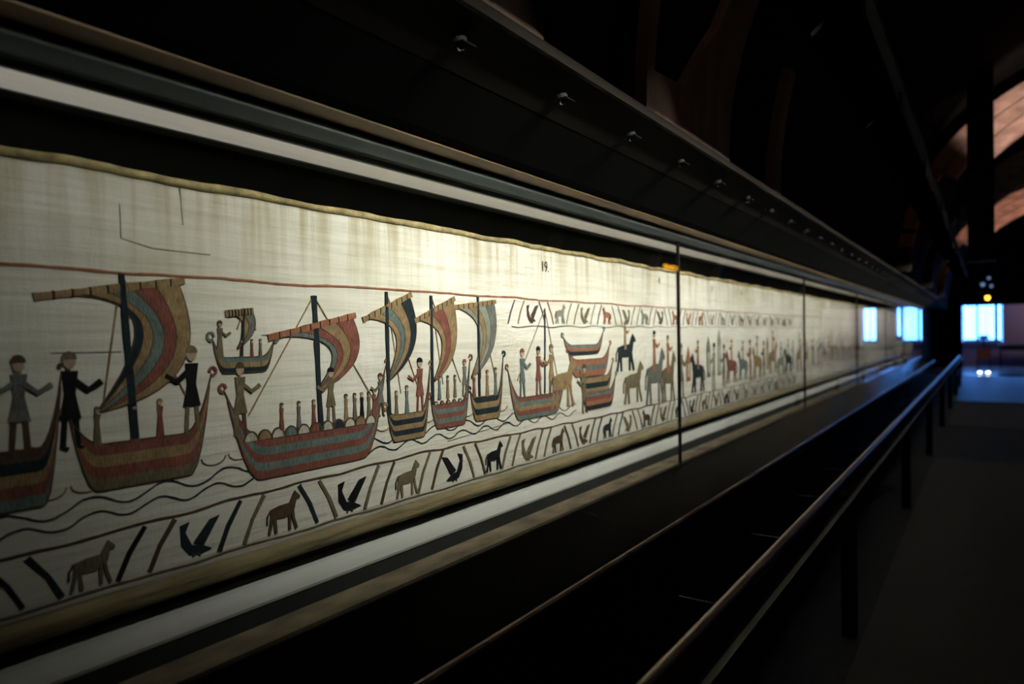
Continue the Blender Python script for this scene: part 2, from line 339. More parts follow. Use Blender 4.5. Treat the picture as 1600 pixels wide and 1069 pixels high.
# ------------------------------------------------------------------ handrail
rl = thing('handrail', (-.45, 7, -1.16), 'long low handrail running in front of the case', 'handrail')
rp = [(-.45, y, -.57) for y in [-.6+q*.44 for q in range(41)]]
mb = MB(); mb.tube(rp, .0165, 14); mb.build('rail_tube', RAIL, rl, smooth=True)
mb = MB(); mb.box(-.402, -.388, -.6, 17, -.606, -.598); mb.build('lower_flat_bar', RAILD, rl)
mb = MB(); mb.box(-.418, -.400, -.6, 17, -.640, -.6065); mb.build('rail_board', BLACK, rl)
for y in [.88-.56+.56*q for q in range(-1, 26)]:
    MB().box(-.56, -.455, y-.002, y+.002, -.584, -.581).build('bracket', RAILD, rl)
for y in [.6+2.24*q for q in range(8)]:
    MB().box(-.455, -.405, y-.02, y+.02, -1.16, -.62).build('post', VOID, rl)

# ------------------------------------------------------------------ added track the unseen cloth lamps hang from
tr = thing('added_light_track', (-.27, 6, .93), 'added black track for unseen cloth lamps above the aisle', 'added light track')
MB().box(-.285, -.255, .2, 14.8, .93, .96).build('track', BLACK, tr)
for ya, yb, en in BANK:                            # added trough with flaps shaped to keep the light on the case
    MB().extr_y([(-.262, .72), (-.256, .72), (-.256, .815), (-.285, .815), (-.285, .809), (-.262, .809)], ya, yb).build('added_lamp_housing', FLAP, tr)
    MB().extr_y([(-.2855, .8045), (-.2855, .8105), (-.346, .7275), (-.346, .7215)], ya, yb).build('upper_light_block', FLAP, tr)
    MB().extr_y([(-.262, .719), (-.257, .714), (-.322, .658), (-.327, .664)], ya, yb).build('lower_light_block', FLAP, tr)
    yc = (ya+yb)/2; MB().box(-.275, -.265, yc-.01, yc+.01, .816, .929).build('drop_rod', BLACK, tr)
for y in (.3, 5, 10, 14): MB().box(-.273, -.267, y-.003, y+.003, .961, ARH+math.sqrt(2.05**2-(ARX+.27)**2)).build('hanger', BLACK, tr)

# ------------------------------------------------------------------ timber arches of the vault
def arc(s, r):                                     # s = distance along the arch from its left foot
    t = max(0, s-.05)/1.85; t = min(t, math.pi)
    return ARX-r*math.cos(t), ARH+r*math.sin(t) if s > .05 else ARH-.05+s
def arch(y, label):
    t = thing('timber_arch', (ARX, y, ARH), label, 'arch', 'full timber arches of the vault')
    for j, (r0, r1) in enumerate(((1.50, 1.625), (1.637, 1.762), (1.774, 1.90))):
        mb = MB(); n = 48; pts = []; fs = []
        dy = (.0, .012, .02)[j]; t0 = math.asin(((1.0, .88, 0)[j])/r0)       # the inner boards start higher up
        for i in range(n+1):
            th = t0+(math.pi-2*t0)*i/n; c, sn = -math.cos(th), math.sin(th)
            for r, yy in ((r0, y+dy), (r1, y+dy), (r1, y+.16), (r0, y+.16)): pts.append((ARX+r*c, yy, ARH+r*sn))
        for i in range(n):
            for q in range(4): fs.append((i*4+q, i*4+(q+1) % 4, (i+1)*4+(q+1) % 4, (i+1)*4+q))
        fs += [(0, 1, 2, 3), (n*4+3, n*4+2, n*4+1, n*4)]
        mb.add(pts, fs); mb.build('laminated_board', WOODP, t)
    return t
arch(8.0, 'nearest three-board timber arch, lit pinkish at upper right')
arch(14.8, 'timber arch behind the nearest, lit reddish at its top right')
arch(11.4, 'unlit timber arch between the two lit ones')

def foot(poly, name, label, th=.035, m=WOODF):      # poly in (y, s): y along the gallery, s up the curve
    P = []
    for i in range(len(poly)):                      # subdivide so the panel follows the curve
        p, q = poly[i], poly[(i+1) % len(poly)]; k = max(1, int(abs(q[1]-p[1])/.08))
        P += [(p[0]+(q[0]-p[0])*j/k, p[1]+(q[1]-p[1])*j/k) for j in range(k)]
    def mp(y, s, r):
        t = max(0, s)/1.85; return (ARX-r*math.cos(t), y, .561+r*math.sin(t))
    n = len(P); mb = MB()
    mb.add([mp(y, s, 1.85) for y, s in P]+[mp(y, s, 1.85+th) for y, s in P], [tuple(range(n)), tuple(range(n, 2*n))[::-1]]+[(i, (i+1) % n, n+(i+1) % n, n+i) for i in range(n)])
    o = mb.build(name, m, origin=(-.7, P[0][0], .561))
    bm = bmesh.new(); bm.from_mesh(o.data); bmesh.ops.triangulate(bm, faces=[f for f in bm.faces if len(f.verts) > 4]); bm.to_mesh(o.data); bm.free()
    return tag(o, label, 'rib')
foot([(1.62, 0), (2.30, 0), (2.30, .17), (2.33, .35), (2.38, .60), (2.50, .95), (2.62, 1.3), (2.40, 1.3), (2.27, .80), (2.10, .38), (1.88, .135), (1.665, .115), (1.665, 1.3), (1.62, 1.3)],
     'forked_rib', 'forked brown timber rib foot rising from the beam, notched like a V')
foot([(.86, 0), (1.13, 0), (1.14, .3), (1.16, .8), (.80, .8), (.82, .3)], 'timber_rib', 'reddish brown rib panel at the top edge, left of the forked rib')
foot([(2.88, 0), (2.99, 0), (2.99, .5), (2.9, .5)], 'timber_rib', 'short narrow timber rib right of the forked rib', m=WOODF)
# black boxed duct set over the dark gap, hiding part of the arches
dk = thing('hanging_enclosure', (-.03, 7.5, .7), 'black boxed duct hanging in front of the timber arches', 'enclosure')
MB().box(-.13, .07, 7.4, 7.55, .62, 2.48).build('enclosure_box', VOID, dk, bevel=.006)
MB().box(-.14, .08, 7.39, 7.56, .60, .619).build('enclosure_cap', BLACK, dk)

# ------------------------------------------------------------------ carpet pieces, lighter strips laid to the outline of the warm floor pools
tag(MB().box(-.385, 3.0, -1.2, 7.16, -1.1595, -1.15).build('carpet', CARP, bevel=.002), 'near carpet strip, lighter grey-brown where a faint warm pool falls', 'carpet')
tag(MB().box(-.385, 3.0, 9.6, 12.6, -1.1595, -1.15).build('carpet', CARP, bevel=.002), 'second carpet strip, lighter grey-brown where a warm pool falls further along the aisle', 'carpet')
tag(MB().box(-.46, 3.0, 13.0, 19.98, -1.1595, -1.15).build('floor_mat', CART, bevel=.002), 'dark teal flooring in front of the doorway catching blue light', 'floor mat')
tag(MB().box(.24, 1.85, 20.2, 20.7, -1.1495, -1.125).build('door_mat', CARD, bevel=.003), 'black mat just inside the doorway', 'mat')

# ------------------------------------------------------------------ far room furniture
RED = mat('red_brown_upholstery', (.30, .09, .075), .8); DKW = mat('dark_chair_wood', (.03, .025, .025), .5)
def chair(x, y):
    f = -1.15; t = thing('chair', (x, y, f), 'high-backed red-brown chair facing the bright window', 'chair')
    MB().box(x-.15, x+.15, y-.02, y+.28, f+.335, f+.42).build('seat', RED, t, bevel=.012)
    MB().box(x-.15, x+.15, y-.045, y-.021, f+.33, f+.63).build('back_cushion', RED, t, bevel=.008)
    for sx in (-1, 1):
        m1 = MB(); m1.tube([(x+sx*.135, y-.033, f+.0), (x+sx*.135, y-.033, f+.329)], [.012, .016], 8); m1.build('leg', DKW, t)
        m1 = MB(); m1.tube([(x+sx*.135, y+.26, f+.0), (x+sx*.135, y+.26, f+.334)], [.012, .016], 8); m1.build('leg', DKW, t)
        m1 = MB(); m1.tube([(x+sx*.10, y-.033, f+.625), (x+sx*.085, y-.06, f+.95)], .009, 8); m1.build('back_post', DKW, t)
    MB().box(x-.10, x+.10, y-.068, y-.052, f+.86, f+.97).build('top_rail', DKW, t, bevel=.004)
    m1 = MB(); m1.tube([(x, y-.05, f+.63), (x, y-.055, f+.74), (x, y-.058, f+.86)], [.012, .035, .02], 8); m1.build('splat', DKW, t)
chair(-.04, 21.6)
t = thing('table', (1.0, 25.2, -1.15), 'long dark topped side table below the mauve wall', 'table')
MB().box(.30, 2.4, 25.0, 25.5, -.60, -.50).build('tabletop', DKW, t, bevel=.006)
MB().box(.34, 2.36, 25.05, 25.45, -.66, -.601).build('apron', DKW, t)
for x, y in ((.36, 25.07), (.36, 25.43), (2.3, 25.07), (2.3, 25.43)): MB().box(x-.02, x+.02, y-.02, y+.02, -1.15, -.661).build('leg', DKW, t)
t = thing('waste_bin', (1.05, 22.6, -1.15), 'low black bin on the floor at the right edge', 'bin')
mb = MB(); mb.tube([(1.03, 22.6, -1.15), (1.03, 22.6, -.80)], [.11, .13], 20); mb.build('body', BLACK, t)
mb = MB(); mb.tube([(1.03, 22.6, -.80), (1.03, 22.6, -.785)], [.136, .136], 20); mb.build('rim', BLACK, t)
def curtain(x0, x1, label):
    mb = MB(); n = 60; pts = []
    for i in range(n+1):
        x = x0+(x1-x0)*i/n; y = Y0-.005+.012*math.sin(i*1.25)+.006*math.sin(i*.5)
        pts += [(x, y, -.36), (x, y, 1.22)]
    mb.add(pts, [(2*i, 2*i+1, 2*i+3, 2*i+2) for i in range(n)])
    c = thing('curtain', (x0, Y0-.02, 1.22), label, 'curtain')
    mb.build('sheer_fabric', SHEER, c, smooth=True)
    m1 = MB(); m1.tube([(x0-.01, Y0-.02, 1.225), (x1+.01, Y0-.02, 1.225)], .008, 8); m1.build('curtain_rod', FR, c)
curtain(-.50, -.27, 'left sheer white curtain over the bright window')
curtain(-.15, .19, 'right sheer white curtain over the bright window, behind the chair')
EMW = mat('white_glint_glow', (.9, .95, 1), .5, emis=(.75, .92, 1), estr=9); EMO = mat('orange_lamp_glow', (1, .6, .1), .5, emis=(1, .42, .03), estr=7)
EMB = mat('pale_blue_lamp_glow', (.6, .75, 1), .5, emis=(.3, .5, 1), estr=.4)
for q, x in ((0, -.125), (1, .045)):  # added glowing domes standing in for white reflections on the floor
    t = thing('floor_glint', (x, 20.9, -1.15), ('round white glowing dome standing in for a glint at the left foot of the red chair', 'round white glowing dome standing in for a glint at the right foot of the red chair')[q], 'added glint', 'pair of added glints by the chair')
    mb = MB(); mb.tube([(x, 20.9, -1.149), (x, 20.9, -1.12)], [.06, .055], 16); mb.build('ring', BLACK, t)
    mb = MB(); mb.tube([(x, 20.9, -1.119), (x, 20.9, -1.10), (x, 20.9, -1.09)], [.05, .04, .01], 16); mb.build('glint_dome', EMW, t, smooth=True)
def bulb(x, y, h, r, em, name, label):
    t = thing(name, (x, y, h), label, 'lamp')
    mb = MB(); mb.tube([(x, y, h+r), (x, y, h+r*1.2), (x, y, h+r*2.4)], [r*.9, r, r*.5], 14); mb.build('housing', BLACK, t)
    mb = MB(); mb.tube([(x, y, h+r*.98), (x, y, h+.3*r), (x, y, h-.5*r), (x, y, h-.9*r)], [r*.8, r, r*.8, r*.3], 14); mb.build('bulb', em, t, smooth=True)
    H = ARH+math.sqrt(2.04**2-(ARX-x)**2)
    mb = MB(); mb.tube([(x, y, h+r*2.4), (x, y, H)], .004, 6); mb.build('cord', BLACK, t)
bulb(.049, 23.2, .837, .058, EMO, 'pendant_lamp', 'small orange lamp glowing above the far doorway')
bulb(.081, 22.9, 1.37, .04, EMB, 'pendant_lamp', 'topmost small pale blue lamp above the doorway')
bulb(-.06, 23.5, 1.23, .055, EMB, 'pendant_lamp', 'left pale blue lamp just above the orange lamp')
bulb(.14, 23.5, 1.18, .04, EMB, 'pendant_lamp', 'right dim pale blue lamp just above the orange lamp')
# orange sign, seen only mirrored in the glass
t = thing('orange_sign', (3.10, 12.8, 1.25), 'small orange lit sign on the right wall, mirrored in the case glass', 'sign')
y = 12.85; hh = 1.29
P0 = (3.10, y, hh)
MB().box(3.075, 3.118, y-.42, y+.42, hh-.07, hh+.07).build('sign_case', BLACK, t, bevel=.004)
MB().box(3.068, 3.0745, y-.40, y+.40, hh-.05, hh+.05).build('lit_face', mat('orange_sign_face', (1, .6, .1), .5, emis=(1, .45, .02), estr=5), t)

# ------------------------------------------------------------------ the embroidered linen
CX = -1.13
def at(px, py, x=CX+.003):                          # a point of the photograph measured on the cloth's plane
    v = RW @ Vector((px-800, 534.5-py, -F)); v = v*(x/v.x); return v.y, v.z
def wv(y, h):
    return .0010*noise.noise(Vector((y*6, h*9, 1.3)))+.0004*noise.noise(Vector((y*20, h*45, 5)))
def top_edge(y): return .262+.006*noise.noise(Vector((y*7, 0, 0)))+.002*noise.noise(Vector((y*21, 3, 0)))
def low_edge(y): return .012*noise.noise(Vector((y*.9+4, 0, 8)))
ys = []; y = CASE_Y0+.01
while y < CASE_Y1-.02: ys.append(y); y += .008 if y < 2.2 else .014 if y < 4.5 else .035
def sheet(rows):                                    # rows: list of functions y -> (x, h)
    mb = MB(); nr = len(rows)
    mb.add([(*((lambda p: (p[0], y, p[1]))(r(y))),) for y in ys for r in rows],
           [(i*nr+j, i*nr+j+1, (i+1)*nr+j+1, (i+1)*nr+j) for i in range(len(ys)-1) for j in range(nr-1)])
    return mb
rows = [lambda y: (CX-.012, top_edge(y)-.004), lambda y: (CX-.002, top_edge(y))]
for j in range(1, 40):
    rows.append(lambda y, j=j: ((lambda h: (CX+wv(y, h), h))(top_edge(y)+(-.392-top_edge(y))*j/39.)))
rows.append(lambda y: (CX-.004, -.400))
cloth = sheet(rows).build('embroidered_linen', LINEN, origin=(CX, 0, 0), smooth=True)
tag(cloth, 'long horizontal linen hanging with boats and figures embroidered in coloured wool, inside the case', 'wall hanging')
# ochre folded edge above the linen
rows = []
for k_ in range(9):
    a_ = math.pi*k_/8
    rows.append(lambda y, a_=a_: (CX-.004+.009*math.sin(a_)+.0015*noise.noise(Vector((y*14, a_*2, 6))), top_edge(y)-.001+.016*(1-math.cos(a_))/2+.008*noise.noise(Vector((y*5, 9, 2)))*(1-math.cos(a_))/2))
sheet(rows).build('folded_edge', HEM, cloth, smooth=True)

# wadded roll of brownish linen along the lower edge
rows = []
for k_ in range(15):
    a_ = math.pi*k_/14
    rows.append(lambda y, a_=a_: (CX-.001+.019*math.sin(a_)**.8+.003*math.sin(a_)*noise.noise(Vector((y*5, a_, 2))), -.3985-.036*(1-math.cos(a_))/2-(low_edge(y)-.002)*(1-math.cos(a_))/2+.002*noise.noise(Vector((y*8, 4, 4)))))
sheet(rows).build('padded_roll', ROLL, cloth, smooth=True)

class Art(MB):
    lay = .0010
    def P(s, y, h, off): return (CX+wv(y, h)+off, y, h)
    def poly(s, pts, col, lay=1):                   # filled wool shape, raised from the cloth
        n = len(pts); off = s.lay+.00035*lay
        s.add([s.P(y, h, off) for y, h in pts]+[s.P(y, h, -.001) for y, h in pts],
              [tuple(range(n))]+[(i, (i+1) % n, n+(i+1) % n, n+i) for i in range(n)], WK.index(col)); return s
    def band(s, A, B, col, lay=1):                  # between two curves of equal length
        n = len(A); off = s.lay+.00035*lay
        s.add([s.P(y, h, off) for y, h in A]+[s.P(y, h, off) for y, h in B]+[s.P(y, h, -.001) for y, h in A]+[s.P(y, h, -.001) for y, h in B],
              [(i, i+1, n+i+1, n+i) for i in range(n-1)]+[(i, i+1, 2*n+i+1, 2*n+i) for i in range(n-1)]+[(n+i, n+i+1, 3*n+i+1, 3*n+i) for i in range(n-1)], WK.index(col)); return s
    def line(s, pts, w, col, lay=2):
        L_, R_ = [], []
        for i, (y, h) in enumerate(pts):
            a = pts[max(i-1, 0)]; b = pts[min(i+1, len(pts)-1)]; dy, dh = b[0]-a[0], b[1]-a[1]; q = math.hypot(dy, dh) or 1
            ww = w*(.8+.4*R.random())/2; L_.append((y-dh/q*ww, h+dy/q*ww)); R_.append((y+dh/q*ww, h-dy/q*ww))
        return s.band(L_, R_, col, lay)
    def ell(s, y, h, ry, rh, col, lay=1, rot=0, n=12):
        return s.poly([(y+ry*math.cos(t)*math.cos(rot)-rh*math.sin(t)*math.sin(rot), h+ry*math.cos(t)*math.sin(rot)+rh*math.sin(t)*math.cos(rot)) for t in [2*math.pi*i/n for i in range(n)]], col, lay)
    def done(s, name, parent, label=None):
        used = sorted(set(s.m)); s.m = [used.index(q) for q in s.m]     # keep only the wools in use
        o = s.build(name, [WM[u] for u in used], parent)
        bm = bmesh.new(); bm.from_mesh(o.data); bmesh.ops.triangulate(bm, faces=[f for f in bm.faces if len(f.verts) > 4])
        bm.to_mesh(o.data); bm.free()
        if label: o['label'] = label
        return o
def lerp(a, b, t): return (a[0]+(b[0]-a[0])*t, a[1]+(b[1]-a[1])*t)
def bez(a, b, c, n=14): return [lerp(lerp(a, b, i/n), lerp(b, c, i/n), i/n) for i in range(n+1)]
def wavy(y0, y1, f, amp, wl, step=.006, ph=0):
    n = max(4, int((y1-y0)/step)); return [(y0+(y1-y0)*i/n, f(y0+(y1-y0)*i/n)+amp*math.sin(ph+2*math.pi*(y0+(y1-y0)*i/n)/wl)+.0015*noise.noise(Vector((i*.3, y0, 2)))) for i in range(n+1)]

def hull(y0, y1, hd, hk, cols, rl=.06, rr=.06, skew=0):
    A = Art(); n = 26; w = y1-y0; lines = []
    def top(u): return hd+rl*max(0, 1-u/.22)**2.0+rr*max(0, (u-.78)/.22)**2.0+skew*(u-.5)
    def bot(u): return hk+(hd+rl*.8-hk)*max(0, 1-u/.17)**2.0+(hd+rr*.8-hk)*max(0, (u-.83)/.17)**2.0+skew*(u-.5)
    for j in range(len(cols)+1):
        f = j/len(cols); ln = []
        for i in range(n+1):
            u = i/n; pull = .018*f*w*(1-2*u); ln.append((y0+u*w+pull, top(u)+(min(bot(u), top(u)-.006)-top(u))*f))
        lines.append(ln)
    for j, c in enumerate(cols): A.band(lines[j], lines[j+1], c, 3)
    for j in (0, len(cols)): A.line(lines[j], .0022, 'brown', 4)
    return A, top
def scroll(A, y, h, d, r, col):                     # plain curled stem end
    A.line([(y+d*r*math.sin(t)*(1-t/7), h+r*(1-math.cos(t))*(1-t/9)) for t in [k*.45 for k in range(11)]], r*.45, col, 4)
def person(A, y, h, H, robe, hair='brown', lean=0, arm=1, legs=True):
    hb = h+(H*.30 if legs else 0)
    if legs:
        for d in (-1, 1): A.line([(y+d*H*.05, hb+.002), (y+d*H*.07+lean*.2, h+H*.02), (y+d*H*.07+H*.05, h)], H*.05, R.choice(['olive', 'brown', robe]), 4)
    A.poly([(y-H*.10, hb), (y+H*.10, hb), (y+H*.05+lean, h+H*.55), (y+H*.08+lean, h+H*.78), (y-H*.07+lean, h+H*.78), (y-H*.05+lean, h+H*.55)], robe, 5)
    A.ell(y+lean*1.3, h+H*.875, H*.058, H*.075, 'skin', 6)
    A.poly([(y+lean*1.3+H*.07*math.cos(t), h+H*.895+H*.085*math.sin(t)) for t in [math.pi*k/6 for k in range(7)]], hair, 7)
    if arm: A.line([(y+lean, h+H*.72), (y+lean+arm*H*.17, h+H*.58), (y+lean+arm*H*.30, h+H*.66)], H*.055, robe, 7)
def sail_part(boat, yard, tip, bulge, inner, cols, label=None, yc='ochre'):
    A = Art(); a, b = yard; n = len(cols); cv = []
    for j in range(n+1):
        f = j/n; cv.append(bez(lerp(a, b, f), lerp(inner, bulge, f), tip if j > n/2 else lerp(tip, lerp(a, tip, .97), 1-f)))
    for j, c in enumerate(cols): A.band(cv[j], cv[j+1], c, 4)
    for j in range(n+1): A.line(cv[j], .0014, 'brown', 5)
    o = A.done('sail', boat, label)
    B = Art(); d = lerp(a, b, 1.06); c = lerp(a, b, -.06); B.line([lerp(c, d, i/10) for i in range(11)], .012, yc, 6)
    for i in range(1, 9): q = lerp(c, d, i/9); B.line([(q[0], q[1]+.006), (q[0]+.001, q[1]-.007)], .0025, 'black', 7)
    B.done('yard', boat)
    return o
def mast_part(boat, p0, p1, w, col='night', stays=()):
    A = Art(); A.line([lerp(p0, p1, i/8) for i in range(9)], w, col, 6); A.done('mast', boat)
    for q in stays:
        A = Art(); A.line([lerp(p1, q, i/10) for i in range(11)], .0022, 'ochre', 3); A.done('stay', boat)

def boat(x0, x1, yd0, yd1, yk0, yk1, cols, mast, mtop, sail, label, rl=.05, rr=.05, crew=(), shields=None, mw=.012, yc='ochre'):
    a = at(x0, yd0); b = at(x1, yd1); k0 = at(x0, yk0); k1 = at(x1, yk1)
    hd = (a[1]+b[1])/2; hk = (k0[1]+k1[1])/2; 
    A, top = hull(a[0], b[0], hd, hk, cols, rl, rr, 0)
    for q, d in ((a[0], -1), (b[0], 1)): scroll(A, q, top(0 if d < 0 else 1)-.004, d, .011, cols[0])
    o = A.done('embroidered_boat', cloth, label)
    if mast:
        m0 = at(*mast); mt = at(*mtop); mast_part(o, (m0[0], hd+.002), mt, mw, stays=[(a[0]+.05, hd+.05), (b[0]-.04, hd+.05)])
    if sail:
        p = [at(*q) for q in sail[0]]; sail_part(o, (p[0], p[1]), p[2], p[3], p[4], sail[1], yc=yc)
    if shields:
        Sx = Art(); n = shields; w = b[0]-a[0]
        for i in range(n):
            yy = a[0]+w*(.13+.74*i/(n-1)); c = ('cream', 'ochre', 'cream', 'bluegreen', 'cream', 'terracotta', 'cream', 'night')[i % 8]
            r = w*.035
            Sx.poly([(yy+r*math.cos(t), hd+.001+r*1.25*math.sin(t)) for t in [math.pi*k/8 for k in range(9)]], c, 5)
            Sx.line([(yy+r*math.cos(t), hd+.001+r*1.25*math.sin(t)) for t in [math.pi*k/8 for k in range(9)]], .003, 'brown', 6)
        Sx.done('shield_row', o)
    for (u, H, robe, hair, arm) in crew:
        A = Art(); person(A, a[0]+(b[0]-a[0])*u, hd-.001+(.014 if shields else 0), H, robe, hair, 0, arm, legs=H > .09); A.done('crew_figure', o)
    return o
T, G, N_, O, V, K, SG, RU, B_, GR = 'terracotta', 'bluegreen', 'night', 'ochre', 'olive', 'black', 'sage', 'rust', 'brown', 'grey'
boat(-95, 100, 715, 700, 815, 790, [B_, N_, O, T, G], None, None, None, 'dark-striped boat cut off by the left end', rr=.11, rl=.03, crew=[(.30, .15, G, 'brown', 1), (.62, .14, GR, 'brown', 1)])
boat(106, 333, 706, 668, 778, 735, [T, O, T, V], (212, 690), (190, 428),
     [[(68, 462), (278, 440), (158, 644), (345, 600), (290, 450)], [N_, O, G, T, O]], 'red and ochre striped boat, first whole boat from the left', rl=.05, rr=.10,
     crew=[(.02, .15, K, 'olive', 1), (.84, .155, K, 'olive', -1), (.18, .062, V, 'olive', 0), (.42, .062, V, 'black', 0), (.60, .066, T, 'ochre', 0)], mw=.011)
boat(332, 430, 556, 560, 580, 584, [G, O, N_], (378, 560), (382, 482), [[(355, 490), (394, 486), (372, 546), (412, 518), (398, 496)], [O, GR]], 'small dark boat above the large ones', rl=.035, rr=.03,
     crew=[(.12, .07, V, 'brown', 1), (.45, .035, T, 'brown', 0), (.62, .035, T, 'brown', 0), (.76, .035, V, 'brown', 0)], mw=.005)
boat(352, 606, 700, 655, 752, 716, [T, G, T, G, T], (503, 668), (491, 462),
     [[(428, 526), (550, 494), (498, 612), (588, 568), (562, 520)], [G, T, O, T]], 'largest boat, with red and blue-green stripes and a row of shields', rl=.10, rr=.13,
     crew=[(.08, .14, V, 'brown', 1), (.30, .055, T, 'brown', 0), (.40, .055, GR, 'brown', 0), (.49, .055, T, 'olive', 0), (.60, .12, V, 'black', -1), (.70, .06, O, 'brown', 0), (.76, .06, V, 'brown', 0), (.81, .06, K, 'ochre', 0), (.86, .06, V, 'brown', 0), (.90, .065, T, 'brown', 0), (.95, .10, GR, 'brown', -1)], shields=11, yc='rust')
boat(604, 674, 652, 640, 694, 680, [O, N_, O, N_, O], (609, 650), (604, 456), [[(572, 498), (640, 462), (606, 598), (672, 545), (646, 500)], [O, G, O, N_]], 'dark-striped boat touching the largest one', rl=.02, rr=.11,
     crew=[(.22, .06, V, 'ochre', 0), (.45, .07, G, 'olive', 0), (.75, .135, T, 'black', -1)], mw=.009)
boat(673, 736, 638, 622, 674, 660, [T, G, T, G, T], (677, 636), (674, 462), [[(652, 500), (708, 468), (680, 596), (728, 560), (712, 510)], [O, T, O]], 'red and green boat third from the right', rl=.02, rr=.11,
     crew=[(.22, .06, G, 'brown', 0), (.42, .06, O, 'brown', 0), (.6, .06, V, 'brown', 0), (.85, .10, GR, 'terracotta', 0)], shields=6, mw=.008)
boat(735, 788, 626, 612, 664, 648, [N_, O, N_, O], (750, 624), (747, 464), [[(712, 480), (772, 472), (738, 592), (788, 548), (772, 500)], [SG, O, SG, GR]], 'black and ochre boat under a pale sail', rl=.02, rr=.11,
     crew=[(.12, .07, T, 'terracotta', 0), (.5, .075, O, 'ochre', 0), (.75, .08, GR, 'brown', 0)], mw=.007)
boat(794, 882, 620, 616, 656, 648, [T, G, O, T, G], (852, 616), (852, 482), None, 'boat without a sail, crew standing in it', rl=.09, rr=.02,
     crew=[(.24, .15, G, 'terracotta', 1), (.52, .155, T, 'black', 1), (.76, .16, O, 'olive', -1)], mw=.005)
for q, (x0, x1, yd, yk, cs, lb) in enumerate(((880, 944, 540, 556, [G, RU, N_], 'topmost boat of the stacked hulls'), (888, 954, 562, 590, [RU, GR, RU], 'second hull of the stack'), (905, 958, 590, 616, [O, N_, O], 'third hull of the stack'), (908, 963, 612, 640, [G, T, RU, N_], 'lowest hull of the stack'))):
    boat(x0, x1, yd, yd-2, yk, yk-4, cs, None, None, None, lb, rl=.03, rr=.05)

def beast(A, y, h, L, H, col, face=1, rider=None):
    f = face
    A.poly([(y-f*L*.34, h+H*.36), (y-f*L*.38, h+H*.60), (y-f*L*.1, h+H*.66), (y+f*L*.22, h+H*.68), (y+f*L*.34, h+H*.88), (y+f*L*.40, h+H*.95), (y+f*L*.56, h+H*.80), (y+f*L*.54, h+H*.73), (y+f*L*.44, h+H*.74), (y+f*L*.38, h+H*.50), (y+f*L*.1, h+H*.34)], col, 4)
    for q, sw in ((-.32, -.10), (-.24, .04), (.22, .0), (.31, .13)):
        A.line([(y+f*L*q, h+H*.50), (y+f*L*(q+sw*.3), h+H*.25), (y+f*L*(q+sw), h)], L*.085, col, 4)
    A.line([(y-f*L*.35, h+H*.6), (y-f*L*.46, h+H*.45), (y-f*L*.47, h+H*.25)], L*.04, 'brown', 5)
    if rider: person(A, y, h+H*.55, H*.72, rider, R.choice(['brown', 'black', 'olive']), 0, f, legs=False)
A = Art(); q = at(880, 640); beast(A, q[0], q[1]+.005, .16, .17, O, 1); A.done('embroidered_animal', cloth, 'ochre animal stepping down from the boat')
A = Art(); q = at(914, 645); person(A, q[0], q[1], .17, V, 'brown', 0, -1); A.done('embroidered_figure', cloth, 'figure leading the ochre animal')
for x, yy, L, H, c, rd in ((978, 580, .17, .15, N_, O), (990, 630, .18, .17, V, None), (1024, 630, .20, .24, GR, RU), (1045, 628, .16, .23, V, RU)):
    q = at(x, yy); A = Art(); beast(A, q[0], q[1], L, H, c, 1, rd); A.done('embroidered_animal', cloth)
# the frieze runs on beyond the seam: plain standing figures, animals and narrow gabled shapes
y = at(1066, 600)[0]; kinds = ['p', 'b', 'p', 'p', 't', 'b', 'p']; i = 0
while y < CASE_Y1-.2:
    kd = R.choice(kinds); A = Art(); c = R.choice([T, V, GR, O, B_, SG, RU, N_, G]); h0 = -.285+R.uniform(-.012, .02)
    if kd == 'p': person(A, y, h0, R.uniform(.20, .27), c, R.choice(['brown', 'black', 'olive']), R.uniform(-.01, .01), R.choice([-1, 1])); dy = R.uniform(.07, .11)
    elif kd == 'b': y += .06; beast(A, y, h0, R.uniform(.18, .22), R.uniform(.17, .22), c, R.choice([-1, 1]), R.choice([T, O, G, RU])); dy = .15
    else:
        H = R.uniform(.16, .26); w = .025; A.poly([(y-w, h0+.05), (y+w, h0+.05), (y+w, h0+H), (y, h0+H+.05), (y-w, h0+H)], c, 3); A.poly([(y-w*.5, h0+.07), (y+w*.5, h0+.07), (y+w*.5, h0+H-.03), (y-w*.5, h0+H-.03)], 'cream', 4); dy = .07
    A.done({'p': 'embroidered_figure', 'b': 'embroidered_animal', 't': 'embroidered_tower'}[kd], cloth)
    y += dy*(1 if y < 5 else 1.25 if y < 8 else 1.6)
# border lines, waves
bt = lambda y: -.288-.010*math.exp(-((y-.3)/.5)**2)*0
y8 = at(800, 470)[0]
def BT(y):                                          # top line of the lower border
    P = [(-1, -.306), (.37, -.306), (.78, -.292), (1.25, -.283), (2.2, -.296), (16, -.300)]
    for (a0, b0), (a1, b1) in zip(P, P[1:]):
        if y <= a1: return b0+(b1-b0)*(y-a0)/(a1-a0)
    return -.3
def strip(name, pts, w, col, lay=2): A = Art(); A.line(pts, w, col, lay); return A.done(name, cloth)
Ya, Yb = CASE_Y0+.03, CASE_Y1-.1
strip('red_border_line', wavy(Ya, Yb, lambda y: .108+.004*noise.noise(Vector((y*3, 1, 1))), .0012, .31, .012), .0040, RU)
strip('border_line', wavy(Ya, Yb, lambda y: BT(y), .0018, .17, .012), .0034, B_)
strip('border_line', wavy(Ya, Yb, lambda y: -.386, .0012, .23, .012), .0028, V)
strip('border_line', wavy(y8, Yb, lambda y: .025, .0025, .19, .012), .0028, GR)
for j, (off, am, wl, ph) in enumerate(((.052, .010, .115, 0), (.030, .008, .10, 1.9))):
    strip('wave_line', wavy(Ya, 2.0, lambda y, off=off: BT(y)+off, am, wl, .004, ph), .0021, N_)
A = Art()
